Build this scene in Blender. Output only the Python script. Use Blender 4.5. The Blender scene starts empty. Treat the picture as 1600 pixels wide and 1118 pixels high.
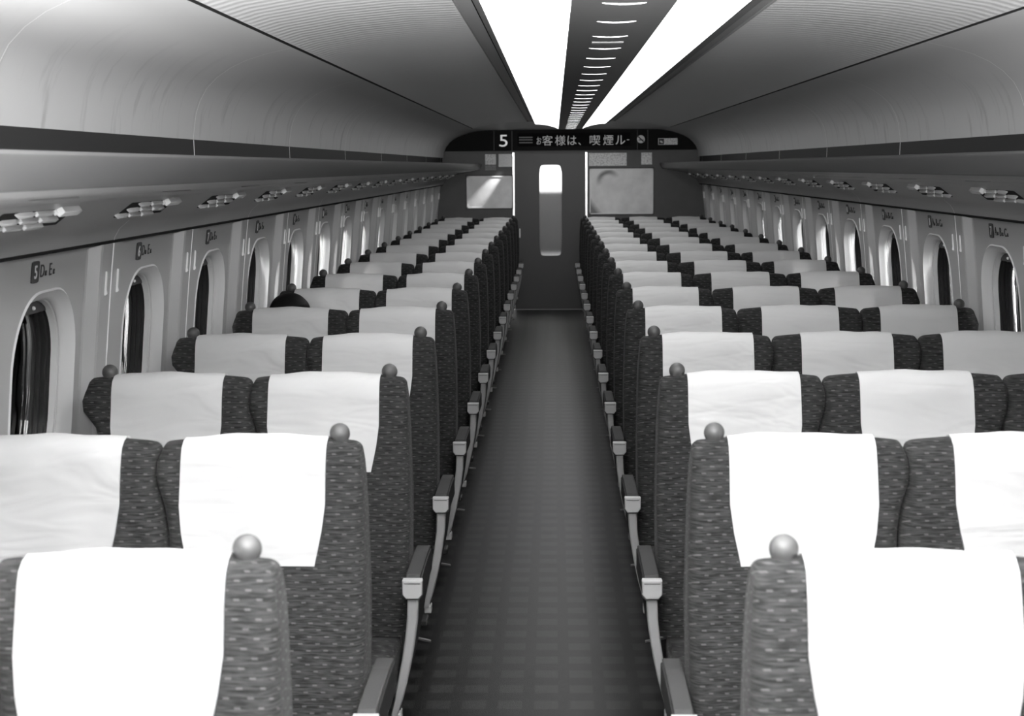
import bpy, bmesh, math, random
from mathutils import Vector, Matrix
random.seed(5)
C = bpy.context.scene.collection
SC = bpy.context.scene
PI = math.pi

# ------------------------------------------------------------------ camera
EYE = 1.75
CAMX = 0.0644
yaw, pit, rol = 0.0283, 0.1240, 0.0068
fw = Vector((-math.sin(yaw)*math.cos(pit), math.cos(yaw)*math.cos(pit), -math.sin(pit)))
r0 = Vector((math.cos(yaw), math.sin(yaw), 0)); u0 = r0.cross(fw)
rr_ = r0*math.cos(rol) - u0*math.sin(rol)
uu_ = r0*math.sin(rol) + u0*math.cos(rol)
cam = bpy.data.cameras.new('camera'); cam.sensor_width = 36; cam.lens = 54.0
cam.clip_start = 0.05; cam.clip_end = 100
cam.dof.use_dof = True; cam.dof.focus_distance = 6.5; cam.dof.aperture_fstop = 8.0
co = bpy.data.objects.new('camera', cam); C.objects.link(co)
co.matrix_world = Matrix(((rr_.x, uu_.x, -fw.x, CAMX), (rr_.y, uu_.y, -fw.y, 0), (rr_.z, uu_.z, -fw.z, EYE), (0, 0, 0, 1)))
SC.camera = co
SC.view_settings.view_transform = 'Standard'
SC.view_settings.look = 'None'
SC.view_settings.gamma = 1
SC.view_settings.exposure = 0.0

# ------------------------------------------------------------------ world and lights
w = bpy.data.worlds.new('world'); SC.world = w; w.use_nodes = True
w.node_tree.nodes['Background'].inputs[0].default_value = (.5, .5, .5, 1)
w.node_tree.nodes['Background'].inputs[1].default_value = 0.06

def area(name, loc, aim, sx, sy, power, spread=PI):
    l = bpy.data.lights.new(name, 'AREA'); l.shape = 'RECTANGLE'; l.size = sx; l.size_y = sy
    l.energy = power; l.spread = spread
    o = bpy.data.objects.new(name, l); C.objects.link(o)
    d = Vector(aim) - Vector(loc)
    o.location = loc; o.rotation_euler = d.to_track_quat('-Z', 'Y').to_euler()
    return o
area('camera_flash', (CAMX + .03, .02, EYE + .13), (CAMX, 6, 1.70), .07, .05, 21)     # the photographer's flash
area('camera_flash', (CAMX + .03, .02, EYE + .16), (CAMX, 2.0, EYE + 1.45), .08, .08, 165, 1.5)     # added fill, tilted up to brighten the luggage bays and upper walls
area('bounce_flash', (CAMX, .35, .95), (CAMX, 1.20, 2.35), .6, .6, 620, 1.75)            # added fill at waist height, turned up to brighten the near ceiling
CB = 0.259                                   # centre line of the car body (the aisle centre is x = 0)
area('station_lamp', (CB-2.9, 3.4, 2.0), (CB-1.55, 11, 1.2), .8, .8, 380, 1.0)        # added unseen lights beyond the glass, to brighten the window jambs
area('station_lamp', (CB+2.9, 3.4, 2.0), (CB+1.55, 11, 1.2), .8, .8, 380, 1.0)
LAMP = 3.1                                   # brightness of the ceiling light panels

# ------------------------------------------------------------------ materials
def mat(name, v, rough=.5, spec=.4, metal=0, noise=0, nscale=30, bump=0, bscale=200, sheen=0, emit=0):
    m = bpy.data.materials.new(name); m.use_nodes = True
    nt = m.node_tree; N = nt.nodes; L = nt.links; b = N['Principled BSDF']
    b.inputs['Base Color'].default_value = (v, v, v, 1)
    b.inputs['Roughness'].default_value = rough
    b.inputs['Specular IOR Level'].default_value = spec
    b.inputs['Metallic'].default_value = metal
    if sheen: b.inputs['Sheen Weight'].default_value = sheen
    if emit:
        b.inputs['Emission Color'].default_value = (1, 1, 1, 1); b.inputs['Emission Strength'].default_value = emit
    if noise or bump:
        tc = N.new('ShaderNodeTexCoord')
    if noise:
        n = N.new('ShaderNodeTexNoise'); n.inputs['Scale'].default_value = nscale; n.inputs['Detail'].default_value = 4
        L.new(tc.outputs['Object'], n.inputs['Vector'])
        mr = N.new('ShaderNodeMapRange'); L.new(n.outputs['Fac'], mr.inputs['Value'])
        mr.inputs['From Min'].default_value = .3; mr.inputs['From Max'].default_value = .7
        mr.inputs['To Min'].default_value = v*(1-noise); mr.inputs['To Max'].default_value = v*(1+noise)
        L.new(mr.outputs[0], b.inputs['Base Color'])
    if bump:
        n2 = N.new('ShaderNodeTexNoise'); n2.inputs['Scale'].default_value = bscale; n2.inputs['Detail'].default_value = 3
        L.new(tc.outputs['Object'], n2.inputs['Vector'])
        bp = N.new('ShaderNodeBump'); bp.inputs['Strength'].default_value = bump; bp.inputs['Distance'].default_value = .002
        L.new(n2.outputs['Fac'], bp.inputs['Height']); L.new(bp.outputs[0], b.inputs['Normal'])
    return m

def math_node(nt, op, a, b=None, c=None):
    n = nt.nodes.new('ShaderNodeMath'); n.operation = op
    for i, x in enumerate((a, b, c)):
        if x is None: continue
        if isinstance(x, (int, float)): n.inputs[i].default_value = x
        else: nt.links.new(x, n.inputs[i])
    return n.outputs[0]

def fabric():
    m = mat('seat moquette', .06, .9, .15, sheen=.03)
    nt = m.node_tree; N = nt.nodes; L = nt.links; b = N['Principled BSDF']
    tc = N.new('ShaderNodeTexCoord'); sp = N.new('ShaderNodeSeparateXYZ'); L.new(tc.outputs['Object'], sp.inputs[0])
    zz = math_node(nt, 'ADD', sp.outputs[2], math_node(nt, 'MULTIPLY', sp.outputs[1], .35))
    rows = math_node(nt, 'DIVIDE', zz, .0155)
    ri = math_node(nt, 'FLOOR', rows); rf = math_node(nt, 'FRACT', rows)
    u = math_node(nt, 'ADD', math_node(nt, 'DIVIDE', math_node(nt, 'MULTIPLY_ADD', sp.outputs[1], .8, sp.outputs[0]), .036), math_node(nt, 'MULTIPLY', ri, .385))
    uf = math_node(nt, 'FRACT', u)
    a = math_node(nt, 'LESS_THAN', math_node(nt, 'ABSOLUTE', math_node(nt, 'SUBTRACT', uf, .5)), .13)
    c = math_node(nt, 'LESS_THAN', math_node(nt, 'ABSOLUTE', math_node(nt, 'SUBTRACT', rf, .5)), .12)
    dash = math_node(nt, 'MULTIPLY', a, c)
    mp = N.new('ShaderNodeMapping'); mp.inputs['Scale'].default_value = (28, 28, 330)
    L.new(tc.outputs['Object'], mp.inputs[0])
    n = N.new('ShaderNodeTexNoise'); n.inputs['Scale'].default_value = 1; n.inputs['Detail'].default_value = 3
    L.new(mp.outputs[0], n.inputs['Vector'])
    n1 = N.new('ShaderNodeMapRange'); L.new(n.outputs['Fac'], n1.inputs['Value'])
    n1.inputs['From Min'].default_value = .35; n1.inputs['From Max'].default_value = .65
    n1.inputs['To Min'].default_value = .007; n1.inputs['To Max'].default_value = .030
    v = math_node(nt, 'ADD', n1.outputs[0], math_node(nt, 'MULTIPLY', dash, .035))
    L.new(v, b.inputs['Base Color'])
    bp = N.new('ShaderNodeBump'); bp.inputs['Strength'].default_value = .35; bp.inputs['Distance'].default_value = .002
    L.new(n.outputs['Fac'], bp.inputs['Height']); L.new(bp.outputs[0], b.inputs['Normal'])
    return m

def carpet():
    m = mat('aisle carpet', .02, .36, .22)
    nt = m.node_tree; N = nt.nodes; L = nt.links; b = N['Principled BSDF']
    tc = N.new('ShaderNodeTexCoord'); sp = N.new('ShaderNodeSeparateXYZ'); L.new(tc.outputs['Object'], sp.inputs[0])
    u = math_node(nt, 'FRACT', math_node(nt, 'DIVIDE', math_node(nt, 'ADD', sp.outputs[0], 10.058), .118))
    v = math_node(nt, 'FRACT', math_node(nt, 'DIVIDE', math_node(nt, 'ADD', sp.outputs[1], 10.0), .154))
    a = math_node(nt, 'LESS_THAN', math_node(nt, 'ABSOLUTE', math_node(nt, 'SUBTRACT', u, .5)), .33)
    c = math_node(nt, 'LESS_THAN', math_node(nt, 'ABSOLUTE', math_node(nt, 'SUBTRACT', v, .45)), .25)
    k = math_node(nt, 'MULTIPLY', a, c)
    n = N.new('ShaderNodeTexNoise'); n.inputs['Scale'].default_value = 260; n.inputs['Detail'].default_value = 2
    L.new(tc.outputs['Object'], n.inputs['Vector'])
    col = math_node(nt, 'MULTIPLY', math_node(nt, 'MULTIPLY_ADD', k, .017, .0025), math_node(nt, 'MULTIPLY_ADD', n.outputs['Fac'], 1.2, .4))
    L.new(col, b.inputs['Base Color'])
    bp = N.new('ShaderNodeBump'); bp.inputs['Strength'].default_value = .3; bp.inputs['Distance'].default_value = .003
    L.new(n.outputs['Fac'], bp.inputs['Height']); L.new(bp.outputs[0], b.inputs['Normal'])
    return m

def cloth():
    m = mat('white cover cloth', .60, .85, .2)
    nt = m.node_tree; N = nt.nodes; L = nt.links; b = N['Principled BSDF']
    tc = N.new('ShaderNodeTexCoord')
    mp = N.new('ShaderNodeMapping'); mp.inputs['Rotation'].default_value = (0, .7, 0); mp.inputs['Scale'].default_value = (3, 3, 10)
    L.new(tc.outputs['Object'], mp.inputs[0])
    n = N.new('ShaderNodeTexNoise'); n.inputs['Scale'].default_value = 1.3; n.inputs['Detail'].default_value = 2; n.inputs['Distortion'].default_value = .8
    L.new(mp.outputs[0], n.inputs['Vector'])
    bp = N.new('ShaderNodeBump'); bp.inputs['Strength'].default_value = .5; bp.inputs['Distance'].default_value = .02
    L.new(n.outputs['Fac'], bp.inputs['Height']); L.new(bp.outputs[0], b.inputs['Normal'])
    return m

def ribbed(name, v):
    m = mat(name, v, .55, .3)
    nt = m.node_tree; N = nt.nodes; L = nt.links; b = N['Principled BSDF']
    tc = N.new('ShaderNodeTexCoord'); sp = N.new('ShaderNodeSeparateXYZ'); L.new(tc.outputs['Object'], sp.inputs[0])
    s = math_node(nt, 'SINE', math_node(nt, 'MULTIPLY', sp.outputs[1], 2*PI/.075))
    bp = N.new('ShaderNodeBump'); bp.inputs['Strength'].default_value = .25; bp.inputs['Distance'].default_value = .003
    L.new(s, bp.inputs['Height']); L.new(bp.outputs[0], b.inputs['Normal'])
    return m

def scuffed(name, v):
    """luggage-bay lining: pale plastic with soft upright rub marks low down"""
    m = mat(name, v, .45, .4)
    nt = m.node_tree; N = nt.nodes; L = nt.links; b = N['Principled BSDF']
    tc = N.new('ShaderNodeTexCoord'); mp = N.new('ShaderNodeMapping'); mp.inputs['Scale'].default_value = (2.2, 11, 2.2)
    L.new(tc.outputs['Object'], mp.inputs[0])
    n = N.new('ShaderNodeTexNoise'); n.inputs['Scale'].default_value = 1; n.inputs['Detail'].default_value = 5; n.inputs['Roughness'].default_value = .6
    L.new(mp.outputs[0], n.inputs['Vector'])
    mr = N.new('ShaderNodeMapRange'); L.new(n.outputs['Fac'], mr.inputs['Value'])
    mr.inputs['From Min'].default_value = .56; mr.inputs['From Max'].default_value = .74
    mr.inputs['To Min'].default_value = 0; mr.inputs['To Max'].default_value = .35
    sp = N.new('ShaderNodeSeparateXYZ'); L.new(tc.outputs['Object'], sp.inputs[0])
    lo = N.new('ShaderNodeMapRange'); L.new(sp.outputs[2], lo.inputs['Value'])
    lo.inputs['From Min'].default_value = 2.17; lo.inputs['From Max'].default_value = 1.95
    k = math_node(nt, 'MULTIPLY', mr.outputs[0], lo.outputs[0])
    L.new(math_node(nt, 'MULTIPLY', math_node(nt, 'SUBTRACT', 1, k), v), b.inputs['Base Color'])
    return m

def glass(name, tint=.6):
    m = bpy.data.materials.new(name); m.use_nodes = True; nt = m.node_tree; nt.nodes.clear()
    o = nt.nodes.new('ShaderNodeOutputMaterial'); mix = nt.nodes.new('ShaderNodeMixShader')
    t = nt.nodes.new('ShaderNodeBsdfTransparent'); t.inputs[0].default_value = (tint, tint, tint, 1)
    g = nt.nodes.new('ShaderNodeBsdfGlossy'); g.inputs['Roughness'].default_value = .02
    f = nt.nodes.new('ShaderNodeFresnel'); f.inputs[0].default_value = 1.5
    nt.links.new(f.outputs[0], mix.inputs[0]); nt.links.new(t.outputs[0], mix.inputs[1]); nt.links.new(g.outputs[0], mix.inputs[2])
    nt.links.new(mix.outputs[0], o.inputs[0]); return m

def frosted(name):
    m = bpy.data.materials.new(name); m.use_nodes = True; nt = m.node_tree; nt.nodes.clear()
    o = nt.nodes.new('ShaderNodeOutputMaterial'); r = nt.nodes.new('ShaderNodeBsdfRefraction')
    r.inputs['Roughness'].default_value = .24; r.inputs['IOR'].default_value = 1.25
    r.inputs[0].default_value = (.95, .95, .95, 1)
    g = nt.nodes.new('ShaderNodeBsdfTranslucent'); g.inputs[0].default_value = (.8, .8, .8, 1)
    mix = nt.nodes.new('ShaderNodeMixShader'); mix.inputs[0].default_value = .03
    nt.links.new(r.outputs[0], mix.inputs[1]); nt.links.new(g.outputs[0], mix.inputs[2]); nt.links.new(mix.outputs[0], o.inputs[0]); return m

M = dict(
    fabric=fabric(), carpet=carpet(), cloth=cloth(),
    knob=mat('grey knob plastic', .06, .45, .4),
    arm=mat('armrest plastic', .022, .6, .15), armcap=mat('armrest end plastic', .42, .4, .5), armpost=mat('armrest stay plastic', .32, .4, .5),
    pad=mat('armrest pad', .04, .7, .1), dark=mat('dark steel', .03, .5, .4),
    wall=mat('wall laminate', .43, .38, .4, bump=.15, bscale=400), frame=mat('window surround plastic', .78, .42, .4),
    track=mat('blind track rubber', .03, .35, .5), blind=mat('blind cassette', .03, .4, .4),
    cove=scuffed('luggage bay lining', .62), ceil=ribbed('ribbed ceiling panel', .70), seam=mat('pale joint strip', .95, .3, .5),
    groove=mat('joint shadow gap', .03, .8, .1), step=mat('ceiling step panel', .33, .5, .3), trimgrey=mat('grey light trim', .13, .5, .3),
    band=mat('dark rack back trim', .02, .6, .2), lip=mat('rack lip aluminium', .055, .5, .4),
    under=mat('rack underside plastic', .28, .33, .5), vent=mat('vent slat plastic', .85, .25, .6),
    center=mat('perforated centre strip', .12, .5, .3), lamp=mat('light diffuser', .8, .5, .3, emit=LAMP),
    lampseam=mat('light joint', .9, .5, .3, emit=LAMP*1.5), slot=mat('slot lamp', .9, .5, .3, emit=3.2),
    slotdim=mat('dim slot lamp', .35, .5, .3, emit=.05),
    endwall=mat('end wall laminate', .072, .4, .4, noise=.06, nscale=8), doorm=mat('door laminate', .026, .35, .4),
    sign=mat('smoked sign panel', .004, .5, .1), white=mat('white enamel', .9, .3, .5), frameline=mat('bright frame metal', .85, .3, .5),
    black=mat('black ink', .012, .4, .4), ink=mat('grey ink', .03, .5, .3), glyph=mat('pale lettering', .8, .4, .4), backlit=mat('backlit numeral', .6, .4, .2, emit=.42),
    led=mat('lit letters', .3, .5, .2, emit=.20), leddim=mat('dim lit letters', .1, .5, .2, emit=.035), ledoff=mat('display face', .003, .6, .08),
    glass=glass('window glass'), frosted=frosted('frosted glass'),
    skin=mat('skin', .35, .5, .3), hair=mat('black hair', .006, .6, .15), coat=mat('dark coat wool', .02, .9, .1), trousers=mat('dark trousers', .03, .9, .1),
    vest=mat('vestibule panel', .7, .5, .3), vestdark=mat('vestibule dark door', .012, .4, .4),
    paper=mat('printed notice', .92, .5, .3, noise=.35, nscale=60), paperw=mat('white notice', .95, .5, .3, noise=.08, nscale=50),
    papergrey=mat('grey notice', .28, .5, .3, noise=.3, nscale=60),
)

# ------------------------------------------------------------------ mesh helpers
class MB:
    def __init__(s): s.v = []; s.f = []; s.mi = []; s.mats = []
    def m(s, mt):
        if mt not in s.mats: s.mats.append(mt)
        return s.mats.index(mt)
    def add(s, vs, fs, mt=None):
        o = len(s.v); s.v += [tuple(v) for v in vs]; k = s.m(mt)
        for f in fs: s.f.append(tuple(i+o for i in f)); s.mi.append(k)
    def box(s, x0, x1, y0, y1, z0, z1, mt=None):
        s.add([(x0,y0,z0),(x1,y0,z0),(x1,y1,z0),(x0,y1,z0),(x0,y0,z1),(x1,y0,z1),(x1,y1,z1),(x0,y1,z1)],
              [(0,3,2,1),(4,5,6,7),(0,1,5,4),(1,2,6,5),(2,3,7,6),(3,0,4,7)], mt)
    def loft(s, loops, mt=None, closed=True, caps=True):
        n = len(loops[0]); vs = [p for l in loops for p in l]; fs = []
        for i in range(len(loops)-1):
            for j in range(n if closed else n-1):
                k = (j+1) % n
                fs.append((i*n+j, i*n+k, (i+1)*n+k, (i+1)*n+j))
        if caps and closed:
            fs.append(tuple(reversed(range(n)))); fs.append(tuple((len(loops)-1)*n+j for j in range(n)))
        s.add(vs, fs, mt)
    def prism(s, poly, axis, a, b, mt=None):
        def P(p, t):
            return {'x': (t, p[0], p[1]), 'y': (p[0], t, p[1]), 'z': (p[0], p[1], t)}[axis]
        s.loft([[P(p, a) for p in poly], [P(p, b) for p in poly]], mt)
    def lathe(s, c, prof, mt=None, n=20):
        s.loft([[(c[0]+r*math.cos(2*PI*j/n), c[1]+r*math.sin(2*PI*j/n), c[2]+z) for j in range(n)] for r, z in prof], mt)
    def build(s, name, parent=None, smooth=True, bevel=0, angle=.7, loc=(0,0,0)):
        me = bpy.data.meshes.new(name); me.from_pydata(s.v, [], s.f)
        for mt in s.mats: me.materials.append(mt)
        me.polygons.foreach_set('material_index', s.mi)
        bm = bmesh.new(); bm.from_mesh(me); bmesh.ops.recalc_face_normals(bm, faces=bm.faces); bm.to_mesh(me); bm.free()
        if smooth:
            me.polygons.foreach_set('use_smooth', [True]*len(me.polygons)); me.set_sharp_from_angle(angle=angle)
        me.update()
        o = bpy.data.objects.new(name, me); C.objects.link(o); o.location = loc
        if parent: o.parent = parent
        if bevel:
            b = o.modifiers.new('bevel', 'BEVEL'); b.width = bevel; b.segments = 2; b.limit_method = 'ANGLE'
        return o

def tag(o, label=None, cat=None, group=None, kind=None):
    if label: o['label'] = label
    if cat: o['category'] = cat
    if group: o['group'] = group
    if kind: o['kind'] = kind
    return o
def empty(name, loc=(0,0,0)):
    o = bpy.data.objects.new(name, None); C.objects.link(o); o.location = loc; o.empty_display_size = .1
    return o
def struct(o, label, cat): return tag(o, label, cat, kind='structure')
def copy_tree(o, parent=None):
    c = o.copy(); C.objects.link(c)
    if parent: c.parent = parent
    for ch in [x for x in list(C.objects) if x.parent == o]: copy_tree(ch, c)
    return c
ORD = ['nearest', 'second', 'third', 'fourth', 'fifth', 'sixth', 'seventh', 'eighth', 'ninth', 'tenth', 'eleventh', 'twelfth', 'thirteenth',
       'fourteenth', 'fifteenth', 'sixteenth', 'seventeenth', 'eighteenth', 'nineteenth', 'twentieth']
TENS = ORD[1:] 
def ordn(i):   # 0 -> first
    w_ = ['first'] + ORD[1:]
    if i < 20: return w_[i]
    return {20: 'twenty-first', 21: 'twenty-second', 22: 'twenty-third', 23: 'twenty-fourth', 24: 'twenty-fifth', 25: 'twenty-sixth', 26: 'twenty-seventh', 27: 'twenty-eighth',
            28: 'twenty-ninth', 29: 'thirtieth', 30: 'thirty-first', 31: 'thirty-second', 32: 'thirty-third', 33: 'thirty-fourth', 34: 'thirty-fifth', 35: 'thirty-sixth', 36: 'thirty-seventh'}[i]

def text_mesh(name, body, width=None, height=None, mt=None, parent=None, depth=.0008, mtx=None, spacing=1.0, bold=0):
    """lettering as a mesh in its own x/z plane facing -y, centred, scaled to the given height and width"""
    cu = bpy.data.curves.new(name, 'FONT'); cu.body = body; cu.align_x = 'CENTER'; cu.align_y = 'CENTER'; cu.extrude = .02
    cu.space_character = spacing; cu.offset = bold
    t = bpy.data.objects.new(name, cu); C.objects.link(t)
    dg = bpy.context.evaluated_depsgraph_get(); me = bpy.data.meshes.new_from_object(t.evaluated_get(dg))
    bpy.data.objects.remove(t)
    xs = [v.co.x for v in me.vertices]; ys = [v.co.y for v in me.vertices]
    cx, cy = (min(xs)+max(xs))/2, (min(ys)+max(ys))/2; wx, wy = max(xs)-min(xs), max(ys)-min(ys)
    sy = (height/wy) if height else None; sx = (width/wx) if width else sy
    if sy is None: sy = sx
    for v in me.vertices:
        v.co = Vector(((v.co.x-cx)*sx, -v.co.z*depth/.02, (v.co.y-cy)*sy))
    me.materials.clear(); me.materials.append(mt)
    o = bpy.data.objects.new(name, me); C.objects.link(o)
    if parent: o.parent = parent
    if mtx: o.matrix_local = mtx
    return o

# ------------------------------------------------------------------ car body profiles (half = distance from the body centre line)
def interp(tab, x):
    if x <= tab[0][0]: return tab[0][1]
    for (a, va), (b, vb) in zip(tab, tab[1:]):
        if x <= b:
            return va + (vb-va)*(x-a)/(b-a)
    return tab[-1][1]
WH = [(0, 1.60), (.5, 1.612), (1.0, 1.600), (1.165, 1.586), (1.33, 1.570), (1.40, 1.563), (1.525, 1.548)]
def whalf(z): return interp(WH, z)
Y0, Y1 = -1.03, 18.80
PITCH = 1.04
WC0 = 4.17                        # centre of the first visible window on the left
def X(side, half): return CB + side*half
WDY = .055
WZ, WHH, WHW, WR = 1.125, .295, .272, .205     # window opening
def rrect(n, hw, hh, r):
    pts = []
    cs = [(-hw, -hh), (hw, -hh), (hw, hh), (-hw, hh)]
    for k in range(4):
        a, b = cs[k], cs[(k+1) % 4]
        for i in range(n):
            t = i/n; p = (a[0]+(b[0]-a[0])*t, a[1]+(b[1]-a[1])*t)
            if r > 0:
                c = (min(max(p[0], -hw+r), hw-r), min(max(p[1], -hh+r), hh-r))
                if abs(p[0]) > hw-r+1e-9 and abs(p[1]) > hh-r+1e-9:
                    d = math.hypot(p[0]-c[0], p[1]-c[1]); p = (c[0]+(p[0]-c[0])/d*r, c[1]+(p[1]-c[1])/d*r)
            pts.append(p)
    return pts
REC, BAY = .042, .385
NW_FIRST = -5; NW_LAST = 13
def ring_pts(side, yc, hw, hh, r, off, n=16, zc=WZ):
    return [(X(side, whalf(z+zc)+off), yc+y, z+zc) for y, z in rrect(n, hw, hh, r)]

# ---------------- side walls
ZB = .55; ZT = 1.525
for side, sn in ((-1, 'left'), (1, 'right')):
    b = MB(); n = 16
    zs_low = [0, .06, .12, .3, ZB]
    zs_all = [0, .06, .12, .3, ZB, .8, 1.0, 1.165, 1.33, 1.45, ZT]
    def wp(y, z, off): return (X(side, whalf(z)+off - (.02 if z < .1 else 0)), y, z)
    for i in range(NW_FIRST, NW_LAST+1):
        yc = WC0 + PITCH*i
        # bay panel with opening
        outer = rrect(n, BAY, (ZT-ZB)/2, 0); zc = (ZT+ZB)/2
        inner = rrect(n, WHW, WHH, WR)
        loops = []
        for t in (0, .35, .7, 1):
            lp = []
            for (a1, a2), (c1, c2) in zip(outer, inner):
                y = a1*(1-t)+(c1+WDY)*t; z = (a2+zc)*(1-t)+(c2+WZ)*t
                lp.append(wp(yc+y, z, REC))
            loops.append(lp)
        b.loft(loops, M['wall'], caps=False)
        # panel below
        b.loft([[wp(yc-BAY, z, REC) for z in zs_low], [wp(yc+BAY, z, REC) for z in zs_low]], M['wall'], closed=False)
        # pilaster with returns to the next bay
        ys = [(BAY, REC), (BAY+.008, REC-.004), (BAY+.022, .004), (BAY+.032, 0), (PITCH/2-.006, 0), (PITCH/2-.002, .004), (PITCH/2+.002, .004), (PITCH/2+.006, 0),
              (PITCH-BAY-.032, 0), (PITCH-BAY-.022, .004), (PITCH-BAY-.008, REC-.004), (PITCH-BAY, REC)]
        for k in range(len(ys)-1):
            seam = (ys[k][0] > PITCH/2-.007 and ys[k+1][0] < PITCH/2+.007)
            b.loft([[wp(yc+ys[k][0], z, ys[k][1]) for z in zs_all], [wp(yc+ys[k+1][0], z, ys[k+1][1]) for z in zs_all]], M['seam'] if seam else M['wall'], closed=False)
    yend = WC0+PITCH*NW_LAST+PITCH-BAY
    b.loft([[wp(yend, z, REC) for z in zs_all], [wp(Y1+.02, z, REC) for z in zs_all]], M['wall'], closed=False)
    ob = b.build('wall_'+sn, angle=.5)
    struct(ob, 'pale laminate side wall with rounded windows on the %s of the seats' % sn, 'wall')
    # shadow gap above the wall panels
    t = MB()
    t.loft([[(X(side, 1.551), y, ZT), (X(side, 1.556), y, ZT+.004), (X(side, 1.551), y, ZT+.008)] for y in (Y0, Y1)], M['groove'], closed=False)
    struct(t.build('trim_1' if side < 0 else 'trim_2'), 'thin dark joint line above the window panels on the %s' % sn, 'trim')

# ---------------- windows
def build_window(side):
    root = empty('window', (0, 0, 0))
    n = 16
    def R(spec, mt, name, par):
        b = MB(); b.loft([[(X(side, whalf(WZ+z)+off)-CB, y, z+WZ) for y, z in rrect(n, hw, hh, r)] for off, hw, hh, r in spec], mt, caps=False)
        return b.build(name, par, angle=.9)
    f = R([(REC, WHW, WHH, WR), (REC-.004, WHW-.006, WHH-.006, WR-.004), (REC+.004, WHW-.014, WHH-.012, WR-.008), (REC+.016, WHW-.034, WHH-.024, WR-.018), (REC+.022, WHW-.044, WHH-.030, WR-.022),
           (REC+.030, WHW-.047, WHH-.032, WR-.024), (REC+.032, WHW-.043, WHH-.030, WR-.022), (REC+.035, WHW-.043, WHH-.030, WR-.022), (REC+.037, WHW-.049, WHH-.034, WR-.025), (REC+.054, WHW-.052, WHH-.036, WR-.026)], M['frame'], 'frame', root)
    tr = [(REC+.054, WHW-.052, WHH-.036, WR-.026)]
    for k in range(3):
        o = .057+.017*k
        tr += [(REC+o, WHW-.044, WHH-.030, WR-.022), (REC+o+.008, WHW-.044, WHH-.030, WR-.022), (REC+o+.010, WHW-.054, WHH-.038, WR-.028), (REC+o+.015, WHW-.054, WHH-.038, WR-.028)]
    R(tr, M['track'], 'blind_track', root)
    b = MB()
    outl = rrect(n, WHW-.05, WHH-.034, WR-.026)
    ring = [(X(side, whalf(WZ+z)+REC+.112)-CB, y, z+WZ) for y, z in outl]
    ring2 = [(x+side*.006, y, z) for x, y, z in ring]
    b.loft([ring, ring2], M['glass'])
    b.build('pane', root, smooth=False)
    # blind cassette with its pull bar below the arch
    b = MB(); zt = WZ+WHH-.036
    arc = [(y, z) for y, z in [(-.14, zt-.035), (.14, zt-.035), (.13, zt-.018), (.09, zt-.002), (-.09, zt-.002), (-.13, zt-.018)]]
    b.loft([[(X(side, whalf(1.36)+REC+o)-CB, y, z) for y, z in arc] for o in (.050, .108)], M['blind'])
    bl = b.build('blind', root, smooth=False)
    for yy in (-.085, .03):
        s = MB(); s.lathe((X(side, whalf(1.36)+REC+.048)-CB, yy, zt-.02), [(.001, -.006), (.005, -.004), (.006, 0), (.005, .004), (.001, .006)], M['frame'], 8)
        s.build('screw', bl)
    return root
wn = 0
for side in (-1, 1):
    proto = build_window(side)
    for i in range(NW_FIRST, NW_LAST+1):
        r = proto if i == NW_FIRST else copy_tree(proto)
        wn += 1
        r.name = 'window_%d' % wn; r.location = (CB, WC0+WDY+PITCH*i, 0)
        struct(r, 'rounded upright window at row %s in the %s wall' % (i+5, 'left' if side < 0 else 'right') if i > -5 else 'rounded upright window behind the photographer in the %s wall' % ('left' if side < 0 else 'right'), 'window')

# ---------------- floor
b = MB(); b.box(CB-1.64, CB+1.64, Y0-.1, Y1+.02, -.04, 0, M['carpet'])
struct(b.build('floor', smooth=False), 'dark carpet with rows of small paler rectangles', 'floor')

# ---------------- ceiling: cove, ribbed flat panels, grooves, end bulkhead
COVE = [(1.538, 1.857), (1.533, 1.90), (1.524, 1.955), (1.508, 2.0), (1.482, 2.045), (1.442, 2.085), (1.39, 2.12), (1.33, 2.147), (1.26, 2.168), (1.16, 2.190)]
FLAT = [(1.145, 2.193), (1.08, 2.212), (.9, 2.243), (.7, 2.262), (.515, 2.268)]
YL = 18.12
b = MB()
for side in (-1, 1):
    b.loft([[(X(side, h), y, z) for h, z in COVE] for y in (Y0, YL+.3)], M['cove'], closed=False)
    b.loft([[(X(side, h), y, z) for h, z in [(1.16, 2.190), (1.158, 2.20), (1.147, 2.203), (1.145, 2.193)]] for y in (Y0, YL+.3)], M['groove'], closed=False)
    b.loft([[(X(side, h), y, z) for h, z in FLAT] for y in (Y0, YL)], M['ceil'], closed=False)
    b.loft([[(X(side, h), y, z) for h, z in [(.515, 2.268), (.512, 2.276), (.452, 2.262)]] for y in (Y0, YL)], M['step'], closed=False)
    b.loft([[(X(side, h), y, z) for h, z in [(.452, 2.262), (.450, 2.285), (.442, 2.285), (.440, 2.246)]] for y in (Y0, YL)], M['groove'], closed=False)
    b.loft([[(X(side, h), y, z) for h, z in [(.440, 2.246), (.4045, 2.2405)]] for y in (Y0, YL)], M['trimgrey'], closed=False)
    # pale joints of the lining and of the ceiling panels
    for k in range(-3, 7):
        ys = 5.733 + 2*PITCH*k
        if Y0 < ys < YL:
            for prof, wd in ((COVE, .003), (FLAT, .0016)):
                inn = [(h-.0012, z-.0012) for h, z in prof]
                b.loft([[(X(side, h), y, z) for h, z in inn] for y in (ys-wd, ys+wd)], M['seam'], closed=False)
struct(b.build('ceiling', angle=.6), 'ribbed pale ceiling panels curving down into the luggage bays', 'ceiling')
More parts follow.
